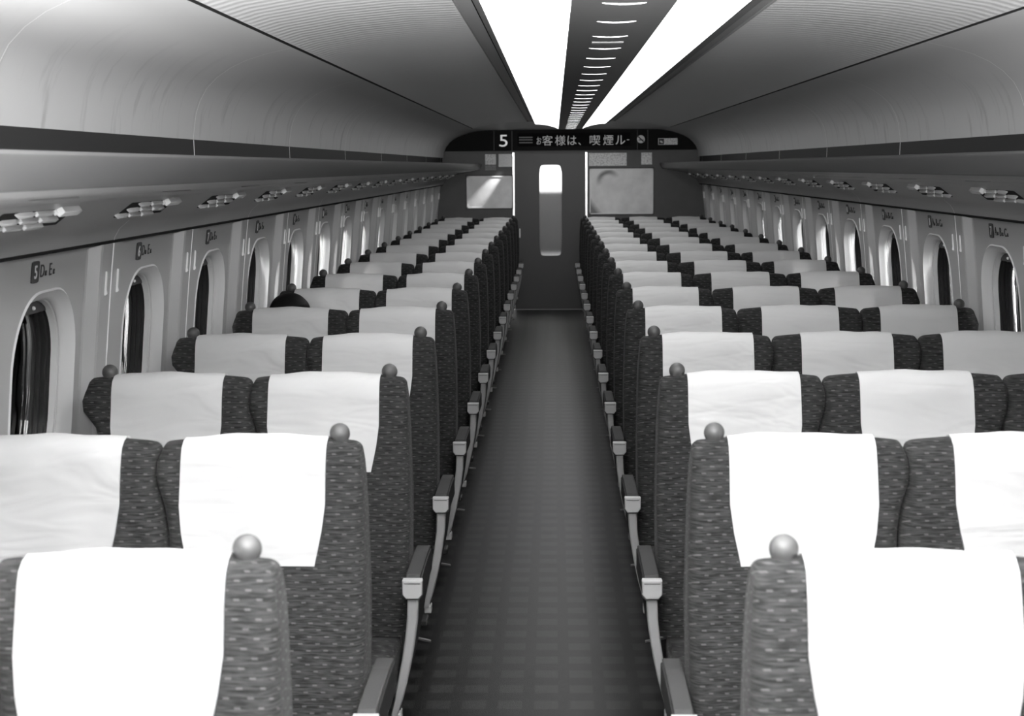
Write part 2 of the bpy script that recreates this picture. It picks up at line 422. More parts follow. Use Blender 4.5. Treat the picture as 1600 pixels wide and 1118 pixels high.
# bulkhead closing the ceiling in front of the end wall
FULL = [(-1.538, 1.857)] + [(-h, z) for h, z in COVE[1:]] + [(-h, z) for h, z in FLAT]
FULL = FULL + [(-.45, 2.27), (-.3, 2.262), (-.15, 2.25), (0, 2.248)]
FULL = FULL + [(-h, z) for h, z in reversed(FULL[:-1])]
b = MB()
SGN = [(-h, z) for h, z in [(1.535, 1.857), (1.53, 1.93), (1.505, 1.985), (1.465, 2.035), (1.42, 2.075), (1.36, 2.11), (1.29, 2.137), (1.21, 2.158), (1.12, 2.175), (1.02, 2.183)]]
SGN = SGN + [(-.9, 2.186), (-.7, 2.186), (-.5, 2.188), (-.4, 2.188), (-.3, 2.188), (-.2, 2.188), (-.1, 2.188), (-.05, 2.188), (0, 2.188)]
SGN = SGN[:len(FULL)//2+1]
SGN = SGN + [(-h, z) for h, z in reversed(SGN[:-1])]
assert len(SGN) == len(FULL), (len(SGN), len(FULL))
loops = []
for t, y in ((0, YL), (.02, YL+.03), (.25, YL+.25), (.7, YL+.45), (1, YL+.60)):
    loops.append([(CB + a[0]*(1-t)+c[0]*t, y, a[1]*(1-t)+c[1]*t) for a, c in zip(FULL, SGN)])
b.loft(loops, M['cove'], closed=False)
struct(b.build('trim_3', angle=.6), 'curved bulkhead between the ceiling lights and the dark sign panel', 'trim')
# outer shell above so no outside light leaks in
b = MB()
sh = [(1.66, 1.45), (1.66, 2.0), (1.4, 2.33), (0, 2.42), (-1.4, 2.33), (-1.66, 2.0), (-1.66, 1.45)]
b.loft([[(CB+h, y, z) for h, z in sh] for y in (Y0-.1, Y1+.05)], M['groove'], closed=False)
struct(b.build('trim_4'), 'roof shell above the ceiling panels', 'trim')

# ---------------- ceiling lights
VA = [(.137, 2.180), (.17, 2.196), (.225, 2.214), (.29, 2.228), (.35, 2.236), (.406, 2.238)]
CL = CB-.010
seams = [5.77+PITCH*k for k in range(-7, 13)]
lights_y = [y for y in seams if y > Y0+.3 and y < YL-.3]
edges = [Y0+.02] + lights_y + [YL]
for side in (-1, 1):
    nL = len(edges)-1
    for k in range(nL):
        a, c = edges[k]+.004, edges[k+1]-.004
        yc = (a+c)/2
        t = MB()
        up = [(h, z+.006) for h, z in VA]
        loop = [(side*h, z) for h, z in VA + up[::-1]]
        t.prism([(p[0], p[1]) for p in loop], 'y', a-yc, c-yc, M['lamp'])
        o = t.build('ceiling_light', angle=.8, loc=(CL, yc, 0))
        i = nL-1-k
        tag(o, 'glowing curved light panel, %s from the end wall, %s of centre strip' % (ordn(i), 'left' if side < 0 else 'right'), 'light', 'ceiling light panels')
        if k:
            s = MB(); s.loft([[(side*h, y, z-.001) for h, z in VA] for y in (-.005, .005)], M['lampseam'], closed=False)
            s.build('joint_strip', o, loc=(0, a-.004-yc, 0))

# ---------------- centre strip with slots
CS = [(-.139, 2.178), (-.10, 2.1765), (-.06, 2.1735), (0, 2.172), (.06, 2.1735), (.10, 2.1765), (.139, 2.178)]
b = MB(); b.prism([(CL+h, z) for h, z in CS + [(.139, 2.20), (-.139, 2.20)]], 'y', Y0, YL+.02, M['center'])
struct(b.build('trim_5', angle=.5), 'grey centre strip of the ceiling between the two rows of light panels', 'trim')
slots = []
y = 4.13+.02
while y > Y0+.3: y -= .52
y += .52
while y < YL-.1: slots.append(y); y += .52
for k, ys in enumerate(slots):
    def cres(rad, th, mt, name, loc, parent=None):
        # glowing piece for the lit far rim of a shallow round recess: a crescent opening towards the camera
        out_, in_ = [], []
        for i in range(17):
            a = math.radians(25+130*i/16); k_ = max(.12, math.sin(PI*i/16)**.6)
            out_.append((rad*math.cos(a), rad*math.sin(a)-rad)); in_.append(((rad-th*k_)*math.cos(a), (rad-th*k_)*math.sin(a)-rad))
        pts = out_ + in_[::-1]
        def zz(x): return 2.172 + .0015*(x/.06)**2
        s = MB(); s.loft([[(x, yy, zz(x)+.004) for x, yy in pts], [(x, yy, zz(x)-.0008) for x, yy in pts]], mt)
        return s.build(name, parent, loc=loc, angle=.5, smooth=False)
    o = cres(.064, .026, M['slot'], 'ceiling_slot_lamp', (CL, ys, 0))
    tag(o, 'bright narrow slot in the ceiling centre strip, %s from the end wall' % ordn(len(slots)-1-k), 'light', 'slots along the ceiling centre')
o = None
s = MB(); s.box(-.055, .055, -.025, .025, 2.169, 2.1745, M['slotdim'])
o = s.build('sensor_cover', bevel=.003, loc=(CL, 5.40, 0)); tag(o, 'dull grey cover between two bright slots in the ceiling centre strip', 'cover')

# ---------------- luggage racks
for side in (-1, 1):
    sn = 'left' if side < 0 else 'right'
    r = empty('luggage_rack', (X(side, 1.30), 8.9, 1.78)); rx, ry, rz = r.location
    def P(h, y, z): return (X(side, h)-rx, y-ry, z-rz)
    tag(r, 'long grey luggage rack running over the seats along the %s wall' % sn, 'luggage rack')
    b = MB(); lip = [(1.085, 1.782), (1.078, 1.776), (1.078, 1.770), (1.098, 1.724), (1.108, 1.714), (1.12, 1.712), (1.13, 1.72), (1.13, 1.776), (1.12, 1.784)]
    b.loft([[P(h, y, z) for h, z in lip] for y in (Y0, Y1-.02)], M['lip'])
    b.build('lip', r, angle=.6)
    b = MB(); sh = [(1.13, 1.752), (1.54, 1.752), (1.54, 1.762), (1.13, 1.762)]
    b.loft([[P(h, y, z) for h, z in sh] for y in (Y0, Y1-.02)], M['band']); b.build('shelf', r)
    b = MB(); bk = [(1.534, 1.762), (1.536, 1.857), (1.55, 1.857), (1.55, 1.762)]
    b.loft([[P(h, y, z) for h, z in bk] for y in (Y0, Y1-.3)], M['band']); back = b.build('back_trim', r)
    for k in range(-3, 7):
        ys = 5.733+2*PITCH*k
        if Y0 < ys < Y1-.4:
            s = MB(); s.loft([[P(h, yy, z) for h, z in [(1.5335, 1.763), (1.5355, 1.856)]] for yy in (ys-.006, ys+.006)], M['seam'], closed=False)
            s.build('joint_strip', back)
    b = MB(); un = [(1.12, 1.716), (1.135, 1.708), (1.15, 1.712), (1.165, 1.702), (1.20, 1.696), (1.235, 1.690), (1.25, 1.697), (1.262, 1.688), (1.30, 1.680), (1.345, 1.672), (1.36, 1.676), (1.375, 1.668),
                    (1.41, 1.652), (1.455, 1.618), (1.50, 1.595), (1.53, 1.570), (1.545, 1.545), (1.548, 1.535)]
    b.loft([[P(h, y, z) for h, z in un] for y in (Y0, Y1-.02)], M['under'], closed=False)
    up = b.build('underside_panel', r, angle=.9)
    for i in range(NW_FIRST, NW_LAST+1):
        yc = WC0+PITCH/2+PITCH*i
        if i % 2 == 0:
            s = MB(); s.loft([[P(h-.001, yy, z-.001) for h, z in un[-4:]] for yy in (yc-.002, yc+.002)], M['seam'], closed=False); s.build('joint_strip', up)
        # narrow pale strip added in place of a bright reflection streak
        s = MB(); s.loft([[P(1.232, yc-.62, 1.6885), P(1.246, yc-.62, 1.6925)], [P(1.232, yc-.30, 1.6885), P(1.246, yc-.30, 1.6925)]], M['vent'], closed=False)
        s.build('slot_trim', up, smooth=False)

# ---------------- air vents under the racks, one per row
def make_vent(side):
    root = empty('air_vent')
    A = Vector((side*1.402, 0, 1.658)); B = Vector((side*1.462, 0, 1.612)); dr = (B-A); nrm = Vector((-side*dr.z*-1, 0, 0))
    nn = Vector((-abs(dr.z)*side, 0, -abs(dr.x))).normalized()
    b = MB()
    q = [A+nn*.001, B+nn*.001, B-nn*.006, A-nn*.006]
    b.loft([[(p.x, y-.0*k, p.z) for k, p in enumerate(q)] for y in (-.26, .26)], M['groove'])
    b.build('recess', root, smooth=False)
    for k in range(3):
        t = (k+.5)/3; c = A + dr*t
        sh = -.055*k + .05          # the slats step back one behind the other
        b = MB(); d = dr.normalized()
        def q2(w1, h0, h1): return [c-d*w1+nn*h0, c+d*w1+nn*h0, c+d*w1*.7+nn*h1, c-d*w1*.7+nn*h1]
        b.loft([[tuple(p+Vector((0, y, 0))) for p in q2(.0062*f_, .0, .011*f_)] for y, f_ in ((-.225+sh, .3), (-.21+sh, 1), (-.12+sh, 1), (-.115+sh, .55), (-.095+sh, .55), (-.09+sh, 1), (.02+sh, 1), (.025+sh, .6), (.04+sh, .6), (.045+sh, 1.1), (.16+sh, 1.25), (.18+sh, .4))], M['vent'])
        sl = b.build('slat', root, angle=.5)
    b = MB(); c = A+dr*.04
    b.loft([[tuple(p+Vector((0, y, 0))) for p in (c-dr.normalized()*.012+nn*.001, c+dr.normalized()*.012+nn*.001, c+dr.normalized()*.01+nn*.02, c-dr.normalized()*.01+nn*.02)] for y in (.10, .24)], M['vent'])
    b.build('nozzle', root, bevel=.002)
    return root
for side in (-1, 1):
    proto = make_vent(side)
    first = True
    for i in range(-1, NW_LAST+1):
        o = proto if first else copy_tree(proto); first = False
        o.location = (CB, WC0+PITCH/2+PITCH*i-.03, 0)
        tag(o, 'white slatted air outlet under the %s luggage rack between rows %d and %d' % ('left' if side < 0 else 'right', i+5, i+6), 'air vent', 'air outlets under the luggage racks')

# ---------------- row number signs and coat hooks
for side in (-1, 1):
    sn = 'left' if side < 0 else 'right'
    slope = math.atan2(whalf(1.45)-whalf(1.51), .06)
    for i in range(-1, NW_LAST+1):
        num = i+5
        yc = WC0+PITCH*i+(.05 if side < 0 else 0)
        # local frame: text runs away from the camera on the left, towards it on the right
        ux = Vector((0, 1, 0)) if side < 0 else Vector((0, -1, 0))
        uz = Vector((-side*.12, 0, 1)).normalized()
        uy = uz.cross(ux)        # out of the wall is -uy
        z0 = 1.476
        org = Vector((X(side, whalf(z0)+REC), yc, z0))
        mtx = Matrix(((ux.x, uy.x, uz.x, org.x), (ux.y, uy.y, uz.y, org.y), (ux.z, uy.z, uz.z, org.z), (0, 0, 0, 1)))
        if uy.dot(Vector((side, 0, 0))) < 0: print('sign faces wrong way', side)
        sg = empty('row_number_sign'); sg.matrix_world = mtx
        tag(sg, 'small dark row number %d sign with seat letters on the %s wall' % (num, sn), 'sign', 'row number signs above the windows')
        xo = -.12 if side < 0 else -.115
        p = MB(); p.prism([(xo+x, z) for x, z in rrect(4, .031, .030, .008)], 'y', -.0025, .002, M['black']); p.build('number_plate', sg, smooth=False)
        text_mesh('digit', str(num), height=.036, mt=M['glyph'], parent=sg, mtx=Matrix.Translation((xo, -.003, 0)), bold=.01)
        letters = 'D席 E席' if side < 0 else 'A席 B席 C席'
        tx = (xo+.045)
        for q, L_ in enumerate(letters.split()):
            text_mesh('seat_letter', L_[0], height=.034, mt=M['ink'], parent=sg, mtx=Matrix.Translation((tx+.016+q*.068, -.001, .0)))
            text_mesh('seat_mark', L_[1], height=.015, mt=M['ink'], parent=sg, mtx=Matrix.Translation((tx+.045+q*.068, -.001, -.008)))
    hp = None
    for i in range(-1, NW_LAST+1):
        for q, dy in enumerate((-.062, .062)):
            if hp is None:
                b = MB()
                zs = [(1.442, .003), (1.438, .005), (1.41, .006), (1.385, .006), (1.374, .009), (1.369, .005)]
                b.loft([[(X(side, whalf(z)-th)-CB, y, z) for y, th in ((-.0032, .0), (-.0032, d_), (.0032, d_), (.0032, .0))] for z, d_ in zs], M['white'])
                hp = b.build('coat_hook', angle=.6); o = hp
            else:
                o = hp.copy(); C.objects.link(o)
            o.location = (CB, WC0+PITCH*(i+.5)+dy, 0)
            tag(o, 'slim pale coat hook on the %s wall between rows %d and %d, the %s one' % (sn, i+5, i+6, 'nearer' if q == 0 else 'farther'), 'coat hook', 'coat hooks between the windows')

# ------------------------------------------------------------------ seats
PROF = [(-.225, .44), (-.222, .50), (-.212, .56), (-.200, .62), (-.168, .72), (-.138, .82), (-.116, .90), (-.100, .96), (-.085, 1.02), (-.072, 1.07), (-.062, 1.10), (-.053, 1.125),
        (-.043, 1.143), (-.024, 1.155), (-.002, 1.159), (.018, 1.154), (.034, 1.140), (.043, 1.115), (.047, 1.07), (.046, 1.0), (.040, .9), (.030, .8), (.016, .7), (.0, .6), (-.012, .52), (-.02, .44)]
def pn(j):
    a = Vector(PROF[max(j-1, 0)]); c = Vector(PROF[min(j+1, len(PROF)-1)]); d = (c-a).normalized()
    return Vector((-d.y, d.x))
NORM = [pn(j) for j in range(len(PROF))]
def aisle_edge(u0, z, first):
    # aisle side of a back: straight, flaring a little downwards
    if first: return u0 + interp([(.5, -.008), (.8, -.010), (1.0, -.004), (1.08, 0), (1.14, .005)], z)
    return u0 + interp([(.5, -.032), (.92, -.031), (1.0, -.026), (1.05, -.008), (1.09, 0), (1.14, -.006)], z)
WINDOW_SEATS = (1.303, 1.834)
def far_edge(u1, z):
    if u1 in WINDOW_SEATS: return u1 + interp([(.5, -.058), (.92, -.056), (1.0, -.051), (1.03, -.036), (1.055, -.010), (1.08, 0), (1.105, 0), (1.14, -.012)], z)
    return u1 + interp([(.5, -.034), (.92, -.033), (1.0, -.028), (1.05, -.008), (1.09, 0), (1.12, 0), (1.15, -.008)], z)
def surf(a, c, first, t, j, off, r=.034):
    """point of the back's surface: t across, j along the profile"""
    y, z = PROF[j]
    xa, xb = aisle_edge(a, z, first), far_edge(c, z)
    r = r*interp([(1.0, 1), (1.12, .5)], z)
    wdt = xb-xa; x = xa+wdt*t
    d = min(x-xa, xb-x)
    ins = 0
    if d < r: ins = r-math.sqrt(max(0, r*r-(r-d)**2))
    n = NORM[j]
    s2 = abs(2*t-1)
    dish = .010*max(0, 1-(2*t-1)**2*1.3) if y < .0 and z < 1.1 else 0      # shallow hollow in the front
    y2 = y + n.x*(off-ins) + dish*min(1, (1.13-z)/.1)
    z2 = z + n.y*(off-ins) - .013*s2**2.2*min(1, max(0, (z-.95)/.18))
    return x, y2, z2
def make_back(a, c, first, s, balls, seed):
    rnd = random.Random(seed)
    r = .034; wd = c-a
    ts = [0, .002, .006, .014, .026, .045, .075, .12, .18, .25, .33, .42, .5]
    ts = ts + [1-t for t in reversed(ts[:-1])]
    b = MB()
    b.loft([[(s*q[0], q[1], q[2]) for q in (surf(a, c, first, t, j, 0) for j in range(len(PROF)))] for t in ts], M['fabric'])
    back = b.build('backrest', angle=1.2)
    # antimacassar
    am = MB(); cen = cfix[(round(a, 3), s)]
    j0 = 6; js = list(range(j0, 21)); nt = 14
    def tx(x, z): 
        xa, xb = aisle_edge(a, z, first), far_edge(c, z); return (x-xa)/(xb-xa)
    rows_o, rows_i = [], []
    for j in js:
        z = PROF[j][1]; y = PROF[j][0]
        hw = .160
        if y < 0 and z < .99: hw = .160-.024*min(1, (.99-z)/.1)
        lo, li = [], []
        for k in range(nt+1):
            x = cen-hw+2*hw*k/nt; t = tx(x, z)
            wob = .0012*math.sin(k*1.1+j*.7+seed) + .0012*math.sin(k*.6-j*1.1+seed*2)
            if y < 0 and z < 1.0: wob += .002
            p = surf(a, c, first, t, j, .0045+wob); p2 = surf(a, c, first, t, j, .0015)
            zsh = -.012 if j == j0 else 0
            lo.append((s*p[0], p[1], p[2]+zsh)); li.append((s*p2[0], p2[1], p2[2]+zsh))
        rows_o.append(lo); rows_i.append(li)
    # closed skin
    am.loft([o+i_[::-1] for o, i_ in zip(rows_o, rows_i)], M['cloth'])
    am.build('antimacassar', back, angle=1.0)
    for ub in balls:
        k = MB()
        pr = [(.034, -.045), (.033, -.035), (.027, -.024), (.0185, -.017)] + [(.023*math.cos(q), .023*math.sin(q)) for q in [(-.55+i*(PI/2+.5)/9) for i in range(10)]]
        pr[-1] = (.0015, .023)
        k.lathe((s*ub, 0, 1.163), pr, M['knob'], 20)
        k.build('grip_knob', back, angle=1.5)
    return back
cfix = {}
def make_cushion(a, c, s):
    b = MB()
    # loft along x of a side profile: rounded front, slightly raised nose
    pr = [(-.66, .335), (-.672, .36), (-.675, .40), (-.668, .435), (-.64, .455), (-.60, .460), (-.5, .452), (-.3, .440), (-.19, .435), (-.17, .42), (-.17, .33)]
    a2, c2 = a+.012, c-.038
    ts = [0, .008, .03, .1, .3, .5, .7, .9, .97, .992, 1]
    for_loops = []
    for t in ts:
        d = min(t, 1-t)*(c2-a2); ins = 0 if d > .02 else .02-math.sqrt(max(0, .0004-(.02-d)**2))
        cy, cz = -.42, .39
        lp = []
        for y, z in pr:
            yy = y + (ins if y < cy else -ins); z2 = z - ins if z > cz else z+ins*.5
            lp.append((s*(a2+(c2-a2)*t), yy, z2))
        for_loops.append(lp)
    b.loft(for_loops, M['fabric'])
    return b.build('seat_cushion', angle=1.0)
PX = [(.255, .381), (.30, .368), (.366, .353), (.42, .342), (.474, .333), (.53, .326), (.595, .323)]
def make_arm(u, s, aisle):
    """armrest with its tip at y = -.38; aisle arms have the curved stay and side panel"""
    w_ = .026 if aisle else .022
    b = MB()
    out = [(-.365, .600), (-.365, .636), (-.35, .642), (-.10, .646), (.0, .64), (.0, .575), (-.18, .578), (-.345, .588)]
    b.loft([[(s*(u+x), y, z) for y, z in out] for x in (-w_+.003, w_-.003)], M['arm'])
    arm = b.build('armrest', bevel=.004, smooth=False)
    p = MB(); p.loft([[(s*(u+x), y, z) for y, z in [(-.36, .638), (-.34, .652), (-.10, .655), (.0, .648), (.0, .638)]] for x in (-w_+.006, w_-.006)], M['pad'])
    p.build('pad', arm, bevel=.003, smooth=False)
    # pale end block: square with cut lower corners and a ridge near its top
    e = MB(); hw = w_+.001
    def oc(k, dz=0): return [(-hw*k, .645), (-hw*k, .606), (-hw*k+.010, .594+dz), (hw*k-.010, .594+dz), (hw*k, .606), (hw*k, .645)]
    e.loft([[(s*(u+x), -.352, z) for x, z in oc(.96)], [(s*(u+x), -.376, z) for x, z in oc(1)], [(s*(u+x), -.381, z) for x, z in [(x*.93, .62+(z-.62)*.93) for x, z in oc(1)]]], M['armcap'])
    cap = e.build('end_cap', arm, smooth=False)
    g = MB(); g.box(s*u-hw*.8, s*u+hw*.8, -.3822, -.3805, .636, .6375, M['arm']); g.build('cap_line', cap, smooth=False)
    g = MB(); g.loft([[(s*(u+x*1.04), y, z-.004) for x, z in oc(1)] for y in (-.374, -.350)], M['dark']); g.build('under_lip', cap, smooth=False)
    if aisle:
        st = MB(); lps = []
        for z, x in PX:
            hwz = interp([(.255, .009), (.32, .013), (.45, .0135), (.595, .0145)], z)
            yf = interp([(.255, -.350), (.32, -.362), (.595, -.366)], z)
            x0, x1 = x-(PX[-1][1]-u), x-(PX[-1][1]-u)
            lps.append([(s*(x0+q*hwz), yy, z) for q, yy in ((-1, yf+.045), (-1, yf+.004), (-.75, yf), (.75, yf), (1, yf+.004), (1, yf+.045))])
        st.loft(lps, M['armpost'])
        st.build('stay', arm, angle=.6)
        sd = MB(); lps = []
        for z, x in PX:
            ye = interp([(.255, -.26), (.32, -.18), (.42, -.10), (.595, -.02)], z)
            x0 = x-(PX[-1][1]-u)-.007
            lps.append([(s*(x0+q), yy, z) for q, yy in ((-.006, -.322), (.008, -.322), (.008, ye), (-.006, ye))])
        sd.loft(lps, M['arm']); sd.build('side_panel', arm, angle=.6)
        br = MB(); br.box(s*.374-.012, s*.374+.012, -.345, -.30, .235, .262, M['armcap']); br.build('foot_bracket', arm, bevel=.003, smooth=False)
    return arm

def make_bank(s):
    seats = [(.360, .818, True, .600, (.4156,)), (.822, 1.303, False, 1.053, (1.232,))] if s < 0 else \
            [(.360, .836, True, .603, (.4156,)), (.840, 1.352, False, 1.090, ()), (1.356, 1.834, False, 1.583, (1.762,))]
    name = 'double_seat' if s < 0 else 'triple_seat'
    root = empty(name)
    for q, (a, c, first, cen, balls) in enumerate(seats):
        cfix[(round(a, 3), s)] = cen
        bk = make_back(a, c, first, s, balls, 3*q+(1 if s > 0 else 0)); bk.parent = root
        cu = make_cushion(a, c, s); cu.parent = root
    xs = [.323] + [seats[k][1]-.015 for k in range(len(seats)-1)] + [seats[-1][1]+.028-.0]
    if s < 0: xs[-1] = 1.301
    else: xs[-1] = 1.80
    for k, u in enumerate(xs):
        ar = make_arm(u if k < len(xs)-1 else u-.02, s, k == 0)
        ar.parent = root
    last = seats[-1][1]
    b = MB()
    x0, x1 = sorted((s*.42, s*(last-.10)))
    b.box(x0, x1, -.60, -.14, .285, .335, M['dark'])
    b.build('seat_frame', root, smooth=False, bevel=.006)
    xm = s*(.36+last)/2
    b = MB(); b.prism([(-.50, .285), (-.22, .285), (-.26, .05), (-.16, 0), (-.56, 0), (-.46, .05)], 'x', xm-.09, xm+.09, M['dark'])
    b.build('pedestal', root, smooth=False, bevel=.006)
    for e in (.47, last-.14):
        b = MB(); b.prism([(-.52, .285), (-.20, .285), (-.20, 0), (-.24, 0), (-.26, .22), (-.46, .22), (-.48, 0), (-.52, 0)], 'x', s*e-.018, s*e+.018, M['dark']); b.build('leg', root, smooth=False)
    b = MB(); b.loft([[(s*.46, -.10, .075), (s*.46, -.10, .083), (s*.46, -.115, .083), (s*.46, -.115, .075)], [(s*.378, -.19, .088), (s*.378, -.19, .094), (s*.378, -.205, .094), (s*.378, -.205, .088)]], M['armpost'])
    b.build('rotation_pedal', root, smooth=False)
    # rear footrest bar
    b = MB(); x0, x1 = sorted((s*.40, s*(last-.08)))
    b.box(x0, x1, -.06, .02, .10, .125, M['dark']); b.build('footrest', root, bevel=.006, smooth=False)
    return root
NROWS = 16
YB0 = 2.3227
for s in (-1, 1):
    proto = make_bank(s)
    for k in range(NROWS):
        o = proto if k == 0 else copy_tree(proto)
        o.location = (0, YB0+PITCH*k, 0)
        rowname = 'nearest row' if k == 0 else ('%s row from camera' % ordn(k) if k < NROWS-1 else 'farthest row by end wall')
        if s < 0:
            lab = 'dark two-seat bench with white headrest covers, left of aisle, %s' % rowname
        else:
            lab = 'dark three-seat bench with white headrest covers, right of aisle, %s' % rowname
        tag(o, lab, 'seat', 'two-seat benches left of the aisle' if s < 0 else 'three-seat benches right of the aisle')

# ------------------------------------------------------------------ end wall
YE = 18.80
ZS = 1.937
DL, DR, DT = -.446, .462, 1.915
prof_l = [(0, 1.60), (.5, 1.66), (1.0, 1.65), (1.5, 1.60), (1.9, 1.57), (2.10, 1.50)]
b = MB()
b.prism([(CB-1.66, 0), (DL, 0), (DL, 2.3), (CB-1.2, 2.3), (CB-1.66, 2.05)], 'y', YE, YE+.06, M['endwall'])
b.prism([(CB+1.66, 0), (DR, 0), (DR, 2.3), (CB+1.2, 2.3), (CB+1.66, 2.05)], 'y', YE, YE+.06, M['endwall'])
b.prism([(DL, DT), (DR, DT), (DR, 2.3), (DL, 2.3)], 'y', YE, YE+.06, M['endwall'])
struct(b.build('wall_end', smooth=False), 'dark grey end wall around the door', 'wall')
b = MB(); b.box(CB-1.7, CB+1.7, Y0-.1, Y0-.02, 0, 2.42, M['endwall'])
struct(b.build('wall_rear', smooth=False), 'grey wall at the rear of the car behind the photographer', 'wall')
# door
d = empty('door_1', (0.0085, YE+.065, 0)); struct(d, 'dark sliding door with a tall frosted window at the end of the aisle', 'door')
dx, dy = d.location.x, d.location.y
WXc, WZc, WXh, WZh = .0155, 1.212, .137, .552
b = MB(); n = 12
outer = [(DL-dx+.002 if x < 0 else DR-dx-.002, z) for x, z in [(-1, 0)]]
inn = [(WXc-dx+x, WZc+z) for x, z in rrect(n, WXh, WZh, .06)]
out = []
x0, x1, z0, z1 = -.424-dx, .441-dx, .004, DT+.02
for k, (p, q) in enumerate([((x0, z0), (x1, z0)), ((x1, z0), (x1, z1)), ((x1, z1), (x0, z1)), ((x0, z1), (x0, z0))]):
    for i in range(n): t = i/n; out.append((p[0]+(q[0]-p[0])*t, p[1]+(q[1]-p[1])*t))
def at(pts, y): return [(x, y, z) for x, z in pts]
b.loft([at(out, 0), at(inn, 0), at(inn, .03), at(out, .03), at(out, 0)], M['doorm'], caps=False)
b.build('door_leaf', d, smooth=False)
b = MB(); b.loft([at(inn, .012), at(inn, .016)], M['frosted']); b.build('pane', d, smooth=False)
b = MB(); b.box(-.362-.008-dx, -.362+.008-dx, -.03, -.014, .885, .995, M['white']); b.box(-.362-.006-dx, -.362+.006-dx, -.016, .0, .89, .90, M['white']); b.box(-.362-.006-dx, -.362+.006-dx, -.016, 0, .98, .99, M['white'])
b.build('door_handle', d, bevel=.003, smooth=False)
# vestibule beyond the door
b = MB()
b.box(-1.0, 1.1, YE+1.5, YE+1.55, 0, 2.35, M['vest']); b.box(-1.0, 1.1, YE+.07, YE+1.55, 2.3, 2.35, M['vest']); b.box(-1.0, 1.1, YE+.13, YE+1.55, -.04, 0, M['vest'])
b.box(-1.05, -1.0, YE+.07, YE+1.55, 0, 2.35, M['vest']); b.box(1.1, 1.15, YE+.07, YE+1.55, 0, 2.35, M['vest'])
struct(b.build('wall_vestibule', smooth=False), 'pale vestibule walls glimpsed through the frosted door window', 'wall')
b = MB(); b.box(-.27, .30, YE+1.44, YE+1.50, .62, 1.42, M['vestdark']); struct(b.build('trim_8', smooth=False), 'dark panel in the vestibule seen through the frosted door window', 'trim')
area('vestibule_lamp', (.05, YE+.85, 2.28), (.05, YE+1.2, 0), .8, .3, 60)
sp_ = bpy.data.lights.new('wall_spot', 'SPOT'); sp_.energy = 90; sp_.spot_size = .24; sp_.spot_blend = 1.0; sp_.shadow_soft_size = .01  # added spot without a fixture, makes the light streak on the end wall
so = bpy.data.objects.new('wall_spot', sp_); C.objects.link(so); so.location = (-.27, YE-.13, 2.06)
so.rotation_euler = (Vector((-.80, YE, 1.42))-so.location).to_track_quat('-Z', 'Y').to_euler()

# header sign panel
hp = empty('header_sign_panel', (CB, YE-.06, 2.06)); tag(hp, 'long black sign panel with rounded ends above the end door', 'sign')
hx, hy, hz = hp.location
OUT = [(-1.53, ZS), (-1.522, 1.965), (-1.505, 1.995), (-1.475, 2.032), (-1.44, 2.062), (-1.39, 2.093), (-1.33, 2.12), (-1.26, 2.145), (-1.18, 2.166), (-1.10, 2.18), (-1.0, 2.188)]
poly = OUT + [(-h, z) for h, z in reversed(OUT)]
b = MB(); b.prism([(h, z-hz) for h, z in poly], 'y', 0, .055, M['sign']); b.build('panel', hp, smooth=False)
def HP(x, z, y=-.002): return Matrix.Translation((x-hx, y, z-hz))
for xx in (-.666, -.449, 1.065, 1.19):
    b = MB(); b.box(xx-.004-hx, xx+.004-hx, -.0015, .002, ZS+.004-hz, 2.184-hz, M['black']); b.build('joint', hp, smooth=False)
text_mesh('car_number', '5', height=.142, mt=M['backlit'], parent=hp, mtx=HP(-.552, 2.058), width=.098)  # numeral has a glow of its own
led = empty('led_display'); led.parent = hp
b = MB(); b.box(-.379-hx, .976-hx, -.004, .0, 1.988-hz, 2.146-hz, M['ledoff']); lf = b.build('display_face', hp, smooth=False)
bpy.data.objects.remove(led)
for ch, x0, x1, z0, z1 in (('お', -.150, -.095, 2.01, 2.10), ('客', -.082, .043, 1.998, 2.118), ('様', .072, .198, 1.998, 2.118), ('は', .222, .330, 2.002, 2.112), ('、', .352, .385, 2.000, 2.030), ('喫', .490, .617, 1.998, 2.118),
                      ('煙', .652, .775, 1.998, 2.118), ('ル', .802, .918, 2.004, 2.112), ('ー', .938, .966, 2.055, 2.063)):
    text_mesh('lit_character', ch, height=z1-z0, width=x1-x0, mt=M['led'], parent=lf, mtx=HP((x0+x1)/2, (z0+z1)/2, -.006))
for z in (2.035, 2.068, 2.098):
    b = MB(); b.box(-.362-hx, -.20-hx, -.0055, -.0045, z-.008-hz, z+.006-hz, M['leddim']); b.build('dim_text_row', lf, smooth=False)
# no smoking symbol
b = MB(); R_ = .047
b.loft([[(1.107-hx+R_*math.cos(2*PI*i/28), y, 2.065-hz+R_*math.sin(2*PI*i/28)) for i in range(28)] for y in (-.003, 0)], M['glyph']); nsb = b.build('no_smoking_symbol', hp, smooth=False)
b = MB()
b.box(1.107-hx-.028, 1.107-hx+.03, -.0045, -.003, 2.065-hz-.014, 2.065-hz-.003, M['black'])
c_, s_ = math.cos(-.75), math.sin(-.75)
b.add([(1.107-hx+x*c_-z*s_, -.0055, 2.065-hz+x*s_+z*c_) for x, z in ((-.044, -.007), (.044, -.007), (.044, .007), (-.044, .007))], [(0, 1, 2, 3)], M['black'])
b.build('bar', nsb, smooth=False)
b = MB(); b.box(1.315-hx, 1.547-hx, -.0025, 0, 1.997-hz, 2.075-hz, M['paper']); stk = b.build('notice_sticker', hp, smooth=False)
b = MB(); b.box(1.321-hx, 1.384-hx, -.0035, -.0025, 2.002-hz, 2.070-hz, M['black']); b.build('picture', stk, smooth=False)
b = MB(); b.lathe((0, 0, 0), [(.001, -.001), (.02, -.001), (.02, .001), (.001, .001)], M['glyph'], 14)
